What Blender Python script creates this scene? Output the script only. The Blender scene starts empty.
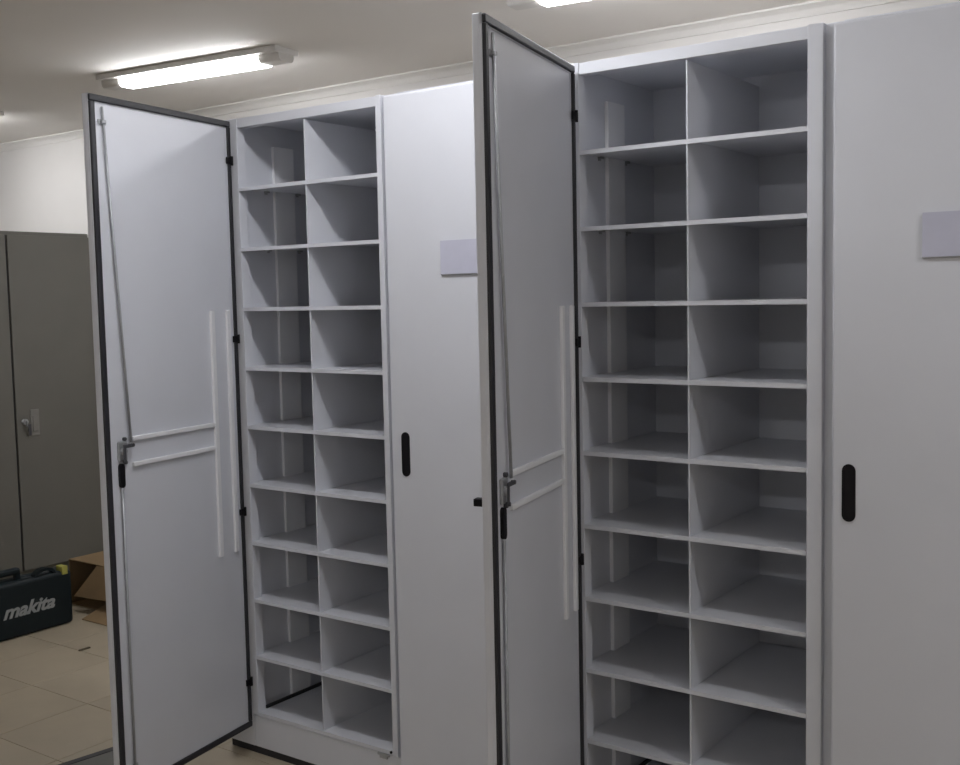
import bpy, bmesh, math, random
from mathutils import Vector, Matrix

random.seed(7)
scene = bpy.context.scene
C = scene.collection

# ------------------------------------------------------------------ camera
cam_d = bpy.data.cameras.new('camera')
cam_d.sensor_fit = 'HORIZONTAL'
cam_d.sensor_width = 36.0
cam_d.lens = 1102.13 * 36.0 / 960.0
cam_d.clip_start = 0.02
cam = bpy.data.objects.new('camera', cam_d)
C.objects.link(cam)
RIGHT = Vector((0.810758, 0.585013, -0.020779))
UP = Vector((-0.029161, 0.075815, 0.996695))
FWD = Vector((-0.584655, 0.807473, -0.078527))
m = Matrix((RIGHT, UP, -FWD)).transposed().to_4x4()
m.translation = Vector((2.8251, -2.5508, 1.5764))
cam.matrix_world = m
scene.camera = cam

# ------------------------------------------------------------------ world, exposure
world = bpy.data.worlds.new('world')
scene.world = world
world.use_nodes = True
world.node_tree.nodes['Background'].inputs[0].default_value = (0.6, 0.65, 0.7, 1)
world.node_tree.nodes['Background'].inputs[1].default_value = 0.02
vs = scene.view_settings
scene.display_settings.display_device = 'sRGB'
vs.view_transform = 'Standard'
vs.look = 'None'
vs.gamma = 1.0
vs.use_curve_mapping = False
vs.exposure = 0.0
LAMP_STRENGTH = 39.0          # emission of every lit tube diffuser

# ------------------------------------------------------------------ materials
def mat(name, col, rough=0.5, metal=0.0, emit=None, strength=0.0, noise=0.0, nscale=20.0,
        bump=0.0, bscale=200.0, spec=0.5, detail=3.0):
    M = bpy.data.materials.new(name)
    M.use_nodes = True
    nt = M.node_tree
    b = nt.nodes['Principled BSDF']
    b.inputs['Base Color'].default_value = (*col, 1)
    b.inputs['Roughness'].default_value = rough
    b.inputs['Metallic'].default_value = metal
    b.inputs['Specular IOR Level'].default_value = spec
    if emit:
        b.inputs['Emission Color'].default_value = (*emit, 1)
        b.inputs['Emission Strength'].default_value = strength
    if noise or bump:
        tc = nt.nodes.new('ShaderNodeTexCoord')
    if noise:
        n = nt.nodes.new('ShaderNodeTexNoise')
        n.inputs['Scale'].default_value = nscale
        n.inputs['Detail'].default_value = detail
        nt.links.new(tc.outputs['Object'], n.inputs['Vector'])
        r = nt.nodes.new('ShaderNodeValToRGB')
        r.color_ramp.elements[0].position = 0.3
        r.color_ramp.elements[1].position = 0.7
        r.color_ramp.elements[0].color = (*[c * (1 - noise) for c in col], 1)
        r.color_ramp.elements[1].color = (*[min(1, c * (1 + noise)) for c in col], 1)
        nt.links.new(n.outputs['Fac'], r.inputs['Fac'])
        nt.links.new(r.outputs['Color'], b.inputs['Base Color'])
    if bump:
        n2 = nt.nodes.new('ShaderNodeTexNoise')
        n2.inputs['Scale'].default_value = bscale
        nt.links.new(tc.outputs['Object'], n2.inputs['Vector'])
        bp = nt.nodes.new('ShaderNodeBump')
        bp.inputs['Strength'].default_value = bump
        bp.inputs['Distance'].default_value = 0.002
        nt.links.new(n2.outputs['Fac'], bp.inputs['Height'])
        nt.links.new(bp.outputs['Normal'], b.inputs['Normal'])
    return M

M_WHITE = mat('white_powder_coat', (0.69, 0.705, 0.758), 0.36, noise=0.015, nscale=6, bump=0.03, bscale=350)
M_SHELF = mat('white_shelf_coat', (0.69, 0.703, 0.75), 0.30, noise=0.015, nscale=6, bump=0.03, bscale=350)
M_RAIL = mat('bright_white_rail', (0.86, 0.865, 0.89), 0.4)
M_RUBBER = mat('black_rubber_seal', (0.022, 0.022, 0.027), 0.5)
M_BLACK = mat('black_plastic', (0.008, 0.007, 0.009), 0.5, spec=0.2)
M_STEEL = mat('zinc_steel', (0.42, 0.43, 0.45), 0.45, metal=0.4, noise=0.1, nscale=40)
M_DARKSTEEL = mat('dark_steel', (0.10, 0.10, 0.11), 0.45, metal=0.5)
M_PAPER = mat('label_paper', (0.54, 0.545, 0.655), 0.8, noise=0.02, nscale=30)
M_PLATEEDGE = mat('label_holder_grey', (0.42, 0.43, 0.46), 0.5)
M_WALL = mat('cream_wall_paint', (0.74, 0.722, 0.70), 0.75, noise=0.03, nscale=2.0, bump=0.1, bscale=120)
M_CEIL = mat('ceiling_paint', (0.84, 0.81, 0.775), 0.8, noise=0.03, nscale=1.2, bump=0.06, bscale=90)
M_CORN = mat('cornice_paint', (0.78, 0.762, 0.735), 0.6, noise=0.02, nscale=3)
M_TILE = mat('tan_tile', (0.43, 0.37, 0.275), 0.42, noise=0.09, nscale=3.5, bump=0.05, bscale=60, detail=6)
M_GROUT = mat('grout', (0.27, 0.22, 0.155), 0.9, noise=0.15, nscale=30)
M_BEIGE = mat('grey_beige_enamel', (0.16, 0.155, 0.137), 0.5, noise=0.04, nscale=4, bump=0.03, bscale=250)
M_CASE = mat('dark_teal_plastic', (0.006, 0.013, 0.017), 0.55, spec=0.3, bump=0.1, bscale=300)
M_LETTER = mat('pale_lettering', (0.33, 0.35, 0.36), 0.6)
M_YELLOW = mat('yellow_sticker', (0.42, 0.40, 0.09), 0.6)
M_CARD = mat('brown_cardboard', (0.26, 0.175, 0.09), 0.85, noise=0.08, nscale=9, bump=0.1, bscale=90)
M_SHEET = mat('grey_floor_sheet', (0.13, 0.13, 0.12), 0.6, noise=0.08, nscale=9)
M_LAMPBODY = mat('lamp_white_enamel', (0.72, 0.70, 0.67), 0.5)
M_DIFF = mat('lit_diffuser', (0.9, 0.9, 0.9), 0.4, emit=(0.97, 0.975, 1.0), strength=LAMP_STRENGTH)
M_WOODDOOR = mat('painted_room_door', (0.42, 0.33, 0.24), 0.5, noise=0.08, nscale=5)

# ------------------------------------------------------------------ mesh helpers
def bm_box(bm, x0, x1, y0, y1, z0, z1, bev=0.0, seg=2):
    b2 = bmesh.new()
    vs_ = [b2.verts.new((x, y, z)) for z in (z0, z1) for y in (y0, y1) for x in (x0, x1)]
    for f in ((0, 2, 3, 1), (4, 5, 7, 6), (0, 1, 5, 4), (2, 6, 7, 3), (0, 4, 6, 2), (1, 3, 7, 5)):
        b2.faces.new([vs_[i] for i in f])
    if bev:
        bmesh.ops.bevel(b2, geom=b2.edges[:], offset=bev, segments=seg, affect='EDGES', profile=0.5)
    me = bpy.data.meshes.new('tmp')
    b2.to_mesh(me)
    b2.free()
    bm.from_mesh(me)
    bpy.data.meshes.remove(me)
    return bm

def bm_prism(bm, pts, axis, a0, a1):
    """closed outline pts (2D) extruded along axis ('x','y','z') from a0 to a1"""
    def P(p, a):
        if axis == 'x': return (a, p[0], p[1])
        if axis == 'y': return (p[0], a, p[1])
        return (p[0], p[1], a)
    A = [bm.verts.new(P(p, a0)) for p in pts]
    B = [bm.verts.new(P(p, a1)) for p in pts]
    n = len(pts)
    bm.faces.new(A)
    bm.faces.new(B[::-1])
    for i in range(n):
        bm.faces.new((A[i], B[i], B[(i + 1) % n], A[(i + 1) % n]))
    bmesh.ops.recalc_face_normals(bm, faces=bm.faces[:])
    return bm

def bm_rod(bm, a, b, r, n=10):
    a, b = Vector(a), Vector(b)
    d = (b - a).normalized()
    u = d.orthogonal().normalized()
    w = d.cross(u)
    A = [bm.verts.new(a + r * (math.cos(t) * u + math.sin(t) * w)) for t in [2 * math.pi * i / n for i in range(n)]]
    B = [bm.verts.new(v.co + (b - a)) for v in A]
    bm.faces.new(A[::-1])
    bm.faces.new(B)
    for i in range(n):
        bm.faces.new((A[i], A[(i + 1) % n], B[(i + 1) % n], B[i]))
    return bm

def mesh_of(bm, name, material, smooth=False):
    bmesh.ops.recalc_face_normals(bm, faces=bm.faces[:])
    me = bpy.data.meshes.new(name)
    bm.to_mesh(me)
    bm.free()
    me.materials.append(material)
    if smooth:
        for p in me.polygons:
            p.use_smooth = True
    return me

def link(name, me, parent=None, loc=(0, 0, 0), rot=(0, 0, 0), label=None):
    o = bpy.data.objects.new(name, me)
    C.objects.link(o)
    o.location = loc
    o.rotation_euler = rot
    if parent is not None:
        o.parent = parent
    if label:
        o['label'] = label
    return o

def obj(name, bm, material, parent=None, loc=(0, 0, 0), rot=(0, 0, 0), label=None, smooth=False):
    return link(name, mesh_of(bm, name, material, smooth), parent, loc, rot, label)

def box(name, dims, material, parent=None, bev=0.0, loc=(0, 0, 0), rot=(0, 0, 0), label=None):
    return obj(name, bm_box(bmesh.new(), *dims, bev), material, parent, loc, rot, label)

def thing(name, label, cat, loc=(0, 0, 0), rotz=0.0, group=None):
    o = bpy.data.objects.new(name, None)
    C.objects.link(o)
    o.empty_display_size = 0.1
    o.location = loc
    o.rotation_euler = (0, 0, rotz)
    o['label'] = label
    o['category'] = cat
    if group:
        o['group'] = group
    return o

def structure(o, label, cat):
    o['kind'] = 'structure'
    o['label'] = label
    o['category'] = cat
    return o

# ------------------------------------------------------------------ room
RX0, RX1, RY0, RY1, RZ = -5.4, 5.0, -6.2, 1.86, 2.70
structure(box('wall_back', (RX0 - .12, RX1 + .12, RY1, RY1 + .12, 0, RZ), M_WALL), 'cream painted wall behind the row of white cupboards', 'wall')
structure(box('wall_left', (RX0 - .12, RX0, RY0, RY1, 0, RZ), M_WALL), 'cream painted wall at the far left end of the room', 'wall')
structure(box('wall_right', (RX1, RX1 + .12, RY0, RY1, 0, RZ), M_WALL), 'cream painted wall at the right end of the room', 'wall')
structure(box('wall_front', (RX0 - .12, RX1 + .12, RY0 - .12, RY0, 0, RZ), M_WALL), 'cream painted wall opposite the cupboards', 'wall')
structure(box('ceiling', (RX0 - .12, RX1 + .12, RY0 - .12, RY1 + .12, RZ, RZ + .1), M_CEIL), 'plain off-white plaster ceiling with tube lamps', 'ceiling')

# cornice: a small cove moulding along the walls
cov = [(0, 0)] + [(-.045 + .045 * math.sin(t), -.045 + .045 * (1 - math.cos(t)) * 1.0) for t in [math.pi / 2 * i / 6 for i in range(7)]]
cov = [(0.0, 0.0), (-.050, 0.0), (-.050, -.008), (-.038, -.012), (-.022, -.022), (-.012, -.036), (-.008, -.046), (0.0, -.046)]
b = bmesh.new()
bm_prism(b, [(RY1 + p[0], RZ + p[1]) for p in cov], 'x', RX0, RX1)
structure(obj('trim_1', b, M_CORN), 'narrow cream cornice where the back wall meets the ceiling', 'cornice')
b = bmesh.new()
bm_prism(b, [(RX0 - p[0], RZ + p[1]) for p in cov], 'y', RY0, RY1 - .05)
structure(obj('trim_2', b, M_CORN), 'narrow cream cornice above the left wall', 'cornice')
structure(box('baseboard_back', (RX0, RX1, RY1 - .012, RY1, 0, .08), M_TILE), 'low tan tile skirting along the back wall', 'baseboard')

# floor: slab with grout and single tiles
floor = structure(box('floor', (RX0 - .12, RX1 + .12, RY0 - .12, RY1 + .12, -.1, -.003), M_GROUT), 'tan square floor tiles with thin dark joints', 'floor')
T, G = 0.3845, 0.0024
tile_me = mesh_of(bm_box(bmesh.new(), G / 2, T - G / 2, G / 2, T - G / 2, -.006, 0, .0012, 1), 'tile', M_TILE)
xj, yj = -1.332, 0.350
i0, i1 = math.floor((RX0 - xj) / T), math.ceil((RX1 - xj) / T)
j0, j1 = math.floor((RY0 - yj) / T), math.ceil((RY1 - yj) / T)
rest = bmesh.new()
for i in range(i0, i1):
    for j in range(j0, j1):
        x, y = xj + i * T, yj + j * T
        dz = random.uniform(-.0007, 0)
        if -5.2 < x < 2.7 and y > -3.1:
            o = link('tile', tile_me, floor, (x, y, dz), (random.uniform(-.0006, .0006), random.uniform(-.0006, .0006), 0))
        else:
            bm_box(rest, x + G / 2, x + T - G / 2, y + G / 2, y + T - G / 2, -.006, dz)
o = obj('tile_field', rest, M_TILE, floor)
o['kind'] = 'stuff'

# ------------------------------------------------------------------ tube lamps
def make_lamp(cx, cy, rz, label):
    t = thing('tube_lamp', label, 'lamp', (cx, cy, RZ), rz, 'ceiling tube lamps')
    box('base_tray', (-.57, .57, -.082, .082, -.026, 0), M_LAMPBODY, t, .004)
    # wrap diffuser: rounded trapezoid section
    w0, w1, h = .054, .034, .046
    sec = [(-w0, -.024), (-w0, -.036)]
    for k in range(7):
        a = math.pi / 2 * k / 6
        sec.append((-w1 - (w0 - w1) * math.cos(a), -.036 - (h - .010) * math.sin(a) * .8))
    sec += [(-p[0], p[1]) for p in sec[::-1]]
    bm = bmesh.new()
    bm_prism(bm, sec, 'x', -.44, .44)
    obj('diffuser', bm, M_DIFF, t, label='glowing white ribbed diffuser')
    for s in (-1, 1):
        bm = bmesh.new()
        a, b_ = sorted((s * .442, s * .565))
        bm_prism(bm, [(p[0] * .96, p[1] * .93 + .0) for p in sec], 'x', a, b_)
        obj('end_cap', bm, M_LAMPBODY, t)
    return t

make_lamp(-1.37, 0.98, math.radians(6), 'lit ceiling tube lamp over the open left cupboard door')
make_lamp(1.045, 1.00, math.radians(6), 'lit ceiling tube lamp cut by the top edge of the picture')
make_lamp(-3.76, 0.98, math.radians(6), 'lit ceiling tube lamp above the grey-beige cabinet at the left')
make_lamp(1.08, -0.66, 0.0, 'lit ceiling tube lamp in front of the white cupboards')
make_lamp(3.52, -0.66, 0.0, 'lit ceiling tube lamp beyond the right end of the white cupboards')
make_lamp(1.08, -4.60, 0.0, 'lit ceiling tube lamp at the far side of the room, opposite the cupboards')
make_lamp(3.52, -4.60, 0.0, 'added unseen ceiling tube lamp at the far side of the room, nearest the right wall')  # added out of view to lift the ambient light in the bays

# ------------------------------------------------------------------ white cupboards
D_UNIT = 1.3177          # spacing of the two double cupboards
W = 0.613                # width of one open bay
TOP, ZB, PITCH = 2.181, 0.141, 0.200
DEP = 0.478

def capsule(w, h, n=10):
    r = w / 2
    pts = []
    for k in range(n + 1):
        a = math.pi * k / n
        pts.append((r * math.cos(a), h / 2 - r + r * math.sin(a)))
    for k in range(n + 1):
        a = math.pi + math.pi * k / n
        pts.append((r * math.cos(a), -h / 2 + r + r * math.sin(a)))
    return pts

def slot_handle_bm(w=.031, h=.134, y_face=-.024):
    """oblong recessed grip: proud rim plus a sunk cup floor"""
    bm = bmesh.new()
    out = capsule(w, h)
    inn = capsule(w - .007, h - .007)
    n = len(out)
    def ring(pts, y): return [bm.verts.new((p[0], y, p[1])) for p in pts]
    a0, a1 = ring(out, y_face + .002), ring(out, y_face - .0025)
    b1, b0 = ring(inn, y_face - .0025), ring(inn, y_face - .0006)
    for r1, r2 in ((a0, a1), (a1, b1), (b1, b0)):
        for i in range(n):
            bm.faces.new((r1[i], r1[(i + 1) % n], r2[(i + 1) % n], r2[i]))
    bm.faces.new(b0)
    return bm

def shelf_bm():
    bm = bmesh.new()
    bm_box(bm, .0005, W - .0005, .001, .0365, .0095, .0115)
    bm_box(bm, -.0195, .632, .0365, .469, .0095, .0115)
    bm_box(bm, .0005, W - .0005, 0.0, .0022, 0, .0115)
    bm_box(bm, .0005, W - .0005, .0022, .012, 0, .002)
    return bm

shelf_me = mesh_of(shelf_bm(), 'shelf', M_SHELF)
bm = bmesh.new()
bm_box(bm, .3052, .3092, .004, .468, .0117, .2093)
div_me = mesh_of(bm, 'divider_panel', M_SHELF)
bm = bmesh.new()
bm_box(bm, .3052, .3092, .004, .468, .0117, .2045)
div_top_me = mesh_of(bm, 'divider_panel', M_SHELF)
bm = bmesh.new()
bm_box(bm, 0, .012, -.008, .008, -.006, 0)
bm_box(bm, 0, .003, -.006, .006, -.011, -.006)
clip_me = mesh_of(bm, 'shelf_clip', M_STEEL)

def door_inner(parent, hx, th, group_tail):
    """open door: local x runs from the hinge to the free edge, local y=0 is the inner face, y=-.024 outside"""
    wd, z0, z1, t = .6167, .106, 2.171, .024
    bm = bmesh.new()
    bm_box(bm, 0, wd, -t, -.006, z0, z1, .003, 2)
    for (a, b_, c, d) in ((0, wd, z0, z0 + .024), (0, wd, z1 - .024, z1), (0, .024, z0, z1), (wd - .024, wd, z0, z1)):
        bm_box(bm, a + .0005, b_ - .0005, -.007, -.001, c + .0005, d - .0005)
    bm_box(bm, .024, wd - .024, -.007, -.002, z0 + .024, z1 - .024)
    door = obj('door', bm, M_WHITE, parent, (hx, -.018, 0), (0, 0, -th), label='open white steel door seen from inside with locking rods')
    # rubber seal all round the inner edge
    bm = bmesh.new()
    e, s = .0015, .019
    bm_box(bm, e, wd - e, -.002, .007, z1 - s - e, z1 - e, .003, 2)
    bm_box(bm, e, wd - e, -.002, .007, z0 + e, z0 + s + e, .003, 2)
    bm_box(bm, e, e + s * .7, -.002, .007, z0 + e + s, z1 - e - s, .003, 2)
    bm_box(bm, wd - e - s, wd - e, -.002, .007, z0 + e + s, z1 - e - s, .003, 2)
    obj('rubber_seal', bm, M_RUBBER, door, label='black rubber seal round the door edge')
    for hz in (2.040, 1.448, .860, .266):
        bm = bmesh.new()
        bm_rod(bm, (.002, .007, hz - .015), (.002, .007, hz + .015), .006, 12)
        bm_box(bm, .002, .026, .003, .0095, hz - .011, hz + .011, .001, 1)
        obj('hinge', bm, M_BLACK, door, label='small black hinge')
    # stiffening rails
    for s0 in (.126, .046):
        box('stiffener_rail', (s0 - .0095, s0 + .0095, -.002, .008, .730, 1.546), M_RAIL, door, .0025)
    for zc in (1.173, 1.096):
        box('stiffener_rail', (.137, .508, -.002, .008, zc - .007, zc + .007), M_RAIL, door, .0025)
    # locking rods from the lock to the top and bottom
    bm = bmesh.new()
    bm_rod(bm, (.568, .004, 2.138), (.517, .008, 1.165), .0038, 10)
    obj('locking_rod', bm, M_STEEL, door, smooth=True)
    bm = bmesh.new()
    bm_rod(bm, (.557, .004, .140), (.557, .004, 1.030), .0038, 10)
    obj('locking_rod', bm, M_STEEL, door, smooth=True)
    for gz, gs in ((2.095, .566), (.185, .557)):
        bm = bmesh.new()
        bm_box(bm, gs - .015, gs + .015, -.002, .001, gz - .007, gz + .007)
        bm_box(bm, gs - .008, gs + .008, .0005, .0105, gz - .005, gz + .005, .002, 1)
        obj('rod_guide', bm, M_STEEL, door)
    # lock body, cam and the back of the slot handle
    bm = bmesh.new()
    bm_box(bm, .530, .566, -.002, .005, 1.112, 1.170, .002, 1)
    bm_rod(bm, (.549, .004, 1.141), (.549, .013, 1.141), .011, 14)
    obj('lock_body', bm, M_STEEL, door, label='dull steel lock mechanism')
    bm = bmesh.new()
    bm_box(bm, .511, .556, .0125, .0155, 1.150, 1.161, .0012, 1)
    bm_box(bm, .545, .557, .0125, .0155, 1.108, 1.152, .0012, 1)
    bm_rod(bm, (.517, .008, 1.156), (.517, .018, 1.156), .005, 10)
    bm_rod(bm, (.551, .008, 1.112), (.551, .018, 1.112), .005, 10)
    obj('lock_cam', bm, M_DARKSTEEL, door)
    for q in ((.538, 1.176), (.538, 1.106)):
        bm = bmesh.new()
        bm_rod(bm, (q[0], -.002, q[1]), (q[0], .007, q[1]), .0055, 6)
        obj('bolt', bm, M_DARKSTEEL, door)
    bm = bmesh.new()
    bm_prism(bm, [(p[0] + .555, p[1] + 1.069) for p in capsule(.019, .072)], 'y', -.003, .007)
    obj('slot_handle_back', bm, M_BLACK, door, label='black back of the slot handle')
    # outer face: slot handle
    bm = slot_handle_bm()
    obj('slot_handle', bm, M_BLACK, door, (.568, 0, 1.103))
    return door

def make_unit(X0, th, hx, label, near):
    pe, dl = (.650, .679) if near else (.634, .660)
    t = thing('storage_cupboard', label, 'cupboard', (X0, 0, 0), 0, 'white double-door cupboards')
    # carcass
    box('side_panel', (-.0235, -.0200, .030, DEP, .02, TOP), M_WHITE, t)
    box('side_panel', (1.2905, 1.2940, .030, DEP, .02, TOP), M_WHITE, t)
    box('partition_panel', (.6325, .6355, .037, DEP - .003, .14, TOP - .005), M_WHITE, t)
    box('back_panel', (-.0200, 1.2905, .470, .4775, .02, TOP - .003), M_SHELF, t)
    box('top_panel', (-.0200, 1.2905, .037, .470, 2.1740, 2.1805), M_WHITE, t)
    box('top_rail', (.0005, W - .0005, .002, .036, 2.150, TOP - .001), M_WHITE, t, .001)
    box('top_rail', (.6960, 1.2655, .002, .036, 2.150, TOP - .001), M_WHITE, t, .001)
    box('front_post', (-.0235, 0, 0, .036, .1415, TOP), M_WHITE, t, .0015)
    bm = bmesh.new()
    bm_box(bm, W, pe, -.004, .036, .1415, TOP, .0015, 1)
    bm_box(bm, pe - .001, .695, .014, .036, .1415, TOP, .001, 1)
    obj('front_post', bm, M_WHITE, t)
    box('front_post', (1.266, 1.294, 0, .036, .1415, TOP), M_WHITE, t, .0015)
    bm = bmesh.new()
    bm_box(bm, -.0235, 1.2940, .003, .020, .026, .1385, .002, 1)
    bm_box(bm, -.0235, -.0205, .0205, DEP, .0, .1385)
    bm_box(bm, 1.2905, 1.2940, .020, DEP, .0, .1385)
    obj('plinth', bm, M_WHITE, t)
    box('base_gap_shade', (-.020, 1.290, .008, .016, 0, .0255), M_RUBBER, t)  # black strip painting the shade in the gap under the plinth
    # bottom and shelves
    link('shelf', shelf_me, t, (0, 0, ZB))
    for k in range(1, 10):
        link('shelf', shelf_me, t, (0, 0, ZB + PITCH * k))
    for k in range(0, 9):
        link('divider_panel', div_me, t, (0, 0, ZB + PITCH * k))
    link('divider_panel', div_top_me, t, (0, 0, ZB + PITCH * 9))
    # slotted side channel and shelf clips
    box('side_channel', (-.0200, -.0080, .172, .268, .153, 2.105), M_RAIL, t, .002)
    box('side_channel', (.6205, .6325, .172, .268, .153, 2.105), M_RAIL, t, .002)
    for k in range(1, 10):
        for y in (.140, .290):
            link('shelf_clip', clip_me, t, (-.0198, y, ZB + PITCH * k + .0093))
    # black strip at the foot of the left side panel, catch at the bottom right
    box('junction_strip', (-.0065, .0000, .040, .460, .1528, .1640), M_RUBBER, t)
    bm = bmesh.new()
    bm_box(bm, .548, .596, -.004, .002, .131, .139, .001, 1)
    bm_box(bm, .556, .588, -.0035, .002, .122, .131, .001, 1)
    obj('catch_plate', bm, M_STEEL, t)
    bm = bmesh.new()
    bm_rod(bm, (.604, -.003, .1490), (.604, .001, .1490), .0045, 10)
    obj('dark_hole', bm, M_BLACK, t)  # black disc standing in for the dark of a small hole
    # doors
    door = door_inner(t, hx, th, near)
    if near:
        box('pull_tab', (.590, .612, -.046, -.0235, 1.115, 1.132), M_BLACK, door, .002, label='small black tab')
    bm = bmesh.new()
    bm_box(bm, dl, 1.2830, -.024, -.0005, .106, 2.171, .006, 3)
    d2 = obj('door', bm, M_WHITE, t, label='closed white steel door with a slot handle and a blank label')
    obj('slot_handle', slot_handle_bm(), M_BLACK, d2, (.716 if not near else .7195, 0, 1.106), label='black oblong slot handle')
    px0 = .868 if not near else .876
    box('label_holder', (px0, px0 + .235, -.0285, -.0235, 1.637, 1.735), M_PLATEEDGE, d2, .001)
    box('paper_label', (px0 + .001, px0 + .234, -.0305, -.0287, 1.640, 1.736), M_PAPER, d2, label='blank pale lilac paper label')
    return t

u1 = make_unit(0.0, 1.4048, -.0172, 'farther white double cupboard, left door swung open showing pigeonholes, nearer the beige cabinet', False)
make_unit(D_UNIT, 1.3435, -.0058, 'nearer white double cupboard at the right with open left door and pigeonholes', True)

# blank end panel closing the row beyond the farther cupboard
box('end_panel', (-.150, -.0245, .002, DEP, .026, TOP), M_WHITE, u1, .002)
box('base_gap_shade', (-.150, -.0205, .008, .016, 0, .0255), M_RUBBER, u1)  # same painted shade carried on below the end panel

# ------------------------------------------------------------------ beige cabinet at the left
bx = thing('metal_cabinet', 'grey-beige two-door metal cabinet with key lock behind the tool case', 'cabinet', (-2.9, .905, 0), 0)
YH = .535
bm = bmesh.new()
bm_box(bm, -.45, -.020, -YH, YH, .06, 1.990, .003, 1)
obj('body', bm, M_BEIGE, bx)
box('door_gap_shade', (-.0198, -.012, -.0055, .0055, .07, 1.968), M_RUBBER, bx)  # black filler painting the shade inside the gap between the doors
box('plinth', (-.44, -.035, -YH + .01, YH - .01, 0, .06), M_BEIGE, bx)
dR = box('door', (-.0195, 0, .006, YH - .004, .07, 1.968), M_BEIGE, bx, .003)
dL = box('door', (-.0195, 0, -YH + .004, -.006, .07, 1.968), M_BEIGE, bx, .003)
bm = bmesh.new()
bm_box(bm, -.001, .007, .088, .142, .835, .985, .004, 2)
bm_box(bm, .006, .014, .098, .132, .860, .950, .003, 2)
obj('lock_plate', bm, mat('lock_plate_grey', (.23, .225, .21), .4, noise=.05), dR)
bm = bmesh.new()
bm_rod(bm, (0, .050, .920), (.020, .050, .920), .016, 14)
bm_box(bm, .018, .034, .0475, .0525, .895, .925, .001, 1)
obj('lock_knob', bm, M_STEEL, dR)
box('key', (.022, .026, .060, .078, .840, .905), M_DARKSTEEL, dR, .001)

# ------------------------------------------------------------------ tool case
tc = thing('tool_case', 'dark teal plastic power-tool case with pale lettering standing on the floor', 'tool case', (-1.98, .36, 0), 0)
bm = bmesh.new()
bm_box(bm, -.130, -.066, -.250, .245, .002, .268, .018, 3)
obj('case_half', bm, M_CASE, tc, smooth=False)
bm = bmesh.new()
bm_box(bm, -.064, 0, -.250, .245, .002, .268, .018, 3)
front_half = obj('case_half', bm, M_CASE, tc)
bm = bmesh.new()
for s in (-1, 1):
    bm_box(bm, -.080, -.050, -.115 + s * .105 - .012, -.115 + s * .105 + .012, .262, .300, .005, 2)
bm_box(bm, -.084, -.046, -.232, .002, .292, .322, .010, 3)
obj('carry_handle', bm, M_CASE, tc)
# arched latch near the right end
bm = bmesh.new()
pts = []
for k in range(9):
    a = math.pi * k / 8
    pts.append((.108 + .060 * math.cos(a), .262 + .040 * math.sin(a)))
for k in range(9):
    a = math.pi - math.pi * k / 8
    pts.append((.108 + .046 * math.cos(a), .262 + .026 * math.sin(a)))
bm_prism(bm, pts, 'x', -.045, -.012)
obj('latch', bm, M_CASE, tc)
box('sticker', (-.050, .0015, .190, .222, .250, .292), M_YELLOW, tc, .003, label='small yellow tag')
cu = bpy.data.curves.new('lettering', 'FONT')
cu.body = 'makita'
cu.size = 0.105
cu.shear = 0.36
cu.offset = 0.0030
cu.extrude = 0.0012
cu.space_character = 0.98
tmp = bpy.data.objects.new('tmp_text', cu)
C.objects.link(tmp)
dg = bpy.context.evaluated_depsgraph_get()
dg.update()
tme = bpy.data.meshes.new_from_object(tmp.evaluated_get(dg))
bpy.data.objects.remove(tmp)
xs = [v.co.x for v in tme.vertices]
x0, x1 = min(xs), max(xs)
sc_ = .272 / (x1 - x0)
for v in tme.vertices:
    x, y, z = (v.co.x - x0) * sc_, v.co.y * sc_ * .88, v.co.z
    v.co = (z + .0012, x - .128, y + .105)
tme.materials.clear()
tme.materials.append(M_LETTER)
link('lettering', tme, front_half, label='pale slanted lettering reading makita')

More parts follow.
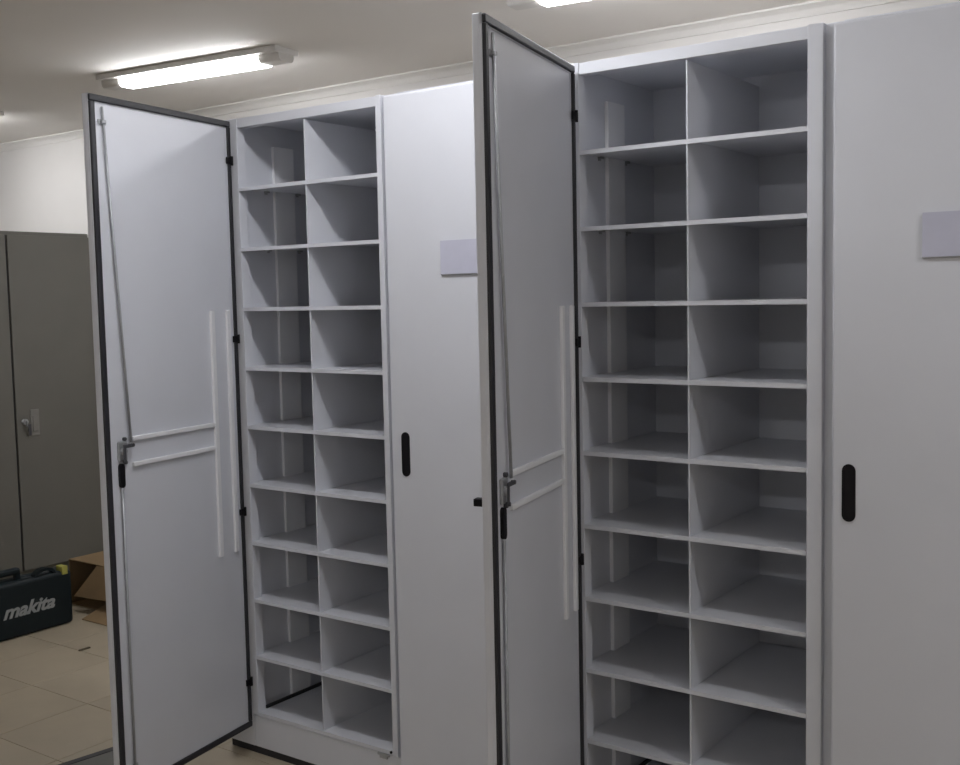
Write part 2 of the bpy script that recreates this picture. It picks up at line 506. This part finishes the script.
# ------------------------------------------------------------------ open cardboard box lying on its side
cb = thing('cardboard_box', 'open brown cardboard box lying with raised flap beside the tool case', 'box', (-1.93, .68, 0), math.radians(0))
def slab(name, quad, parent, th_=.004):
    q = [Vector(p) for p in quad]
    n = (q[1] - q[0]).cross(q[3] - q[0]).normalized() * th_
    bm = bmesh.new()
    A = [bm.verts.new(p) for p in q]
    B = [bm.verts.new(p + n) for p in q]
    bm.faces.new(A[::-1])
    bm.faces.new(B)
    for k in range(4):
        bm.faces.new((A[k], A[(k + 1) % 4], B[(k + 1) % 4], B[k]))
    return obj(name, bm, M_CARD, parent)
# local coordinates; the box mouth faces the camera side (-y)
slab('side_wall', ((-.37, .12, 0), (-.37, .45, 0), (-.37, .45, .235), (-.37, .12, .235)), cb)
slab('side_wall', ((.36, .45, 0), (.36, .12, 0), (.36, .12, .235), (.36, .45, .235)), cb)
slab('back_wall', ((.36, .45, 0), (-.37, .45, 0), (-.37, .45, .235), (.36, .45, .235)), cb)
slab('top_wall', ((-.37, .12, .235), (.36, .12, .235), (.36, .45, .235), (-.37, .45, .235)), cb)
slab('bottom_wall', ((-.37, .12, .001), (.36, .12, .001), (.36, .45, .001), (-.37, .45, .001)), cb)
slab('flap', ((-.120, .115, .235), (-.235, .05, .075), (.30, .05, .105), (.355, .115, .235))[::-1], cb)
slab('flap', ((-.03, .115, .060), (-.055, -.03, .004), (.30, -.03, .004), (.355, .115, .060))[::-1], cb)

# ------------------------------------------------------------------ grey sheet lying on the floor, and a chip
gs = box('floor_sheet', (0.0, .17, -.70, .16, .0008, .012), M_SHEET, None, .001, loc=(-.440, -.26, 0), rot=(0, 0, math.radians(-9)))
gs['label'] = 'flat grey sheet lying on the tiles behind the open left door'
gs['category'] = 'sheet'
gs2 = box('edge_strip', (-.028, -.0005, -.70, .16, .0008, .0135), M_RUBBER, gs)
chip = box('wood_chip', (-.006, .006, -.028, .028, .0, .006), mat('chip_brown', (.10, .08, .05), .8), None, .001, loc=(-1.555, .37, .0))
chip['label'] = 'tiny dark splinter on the tan tiles before the tool case'
chip['category'] = 'chip'
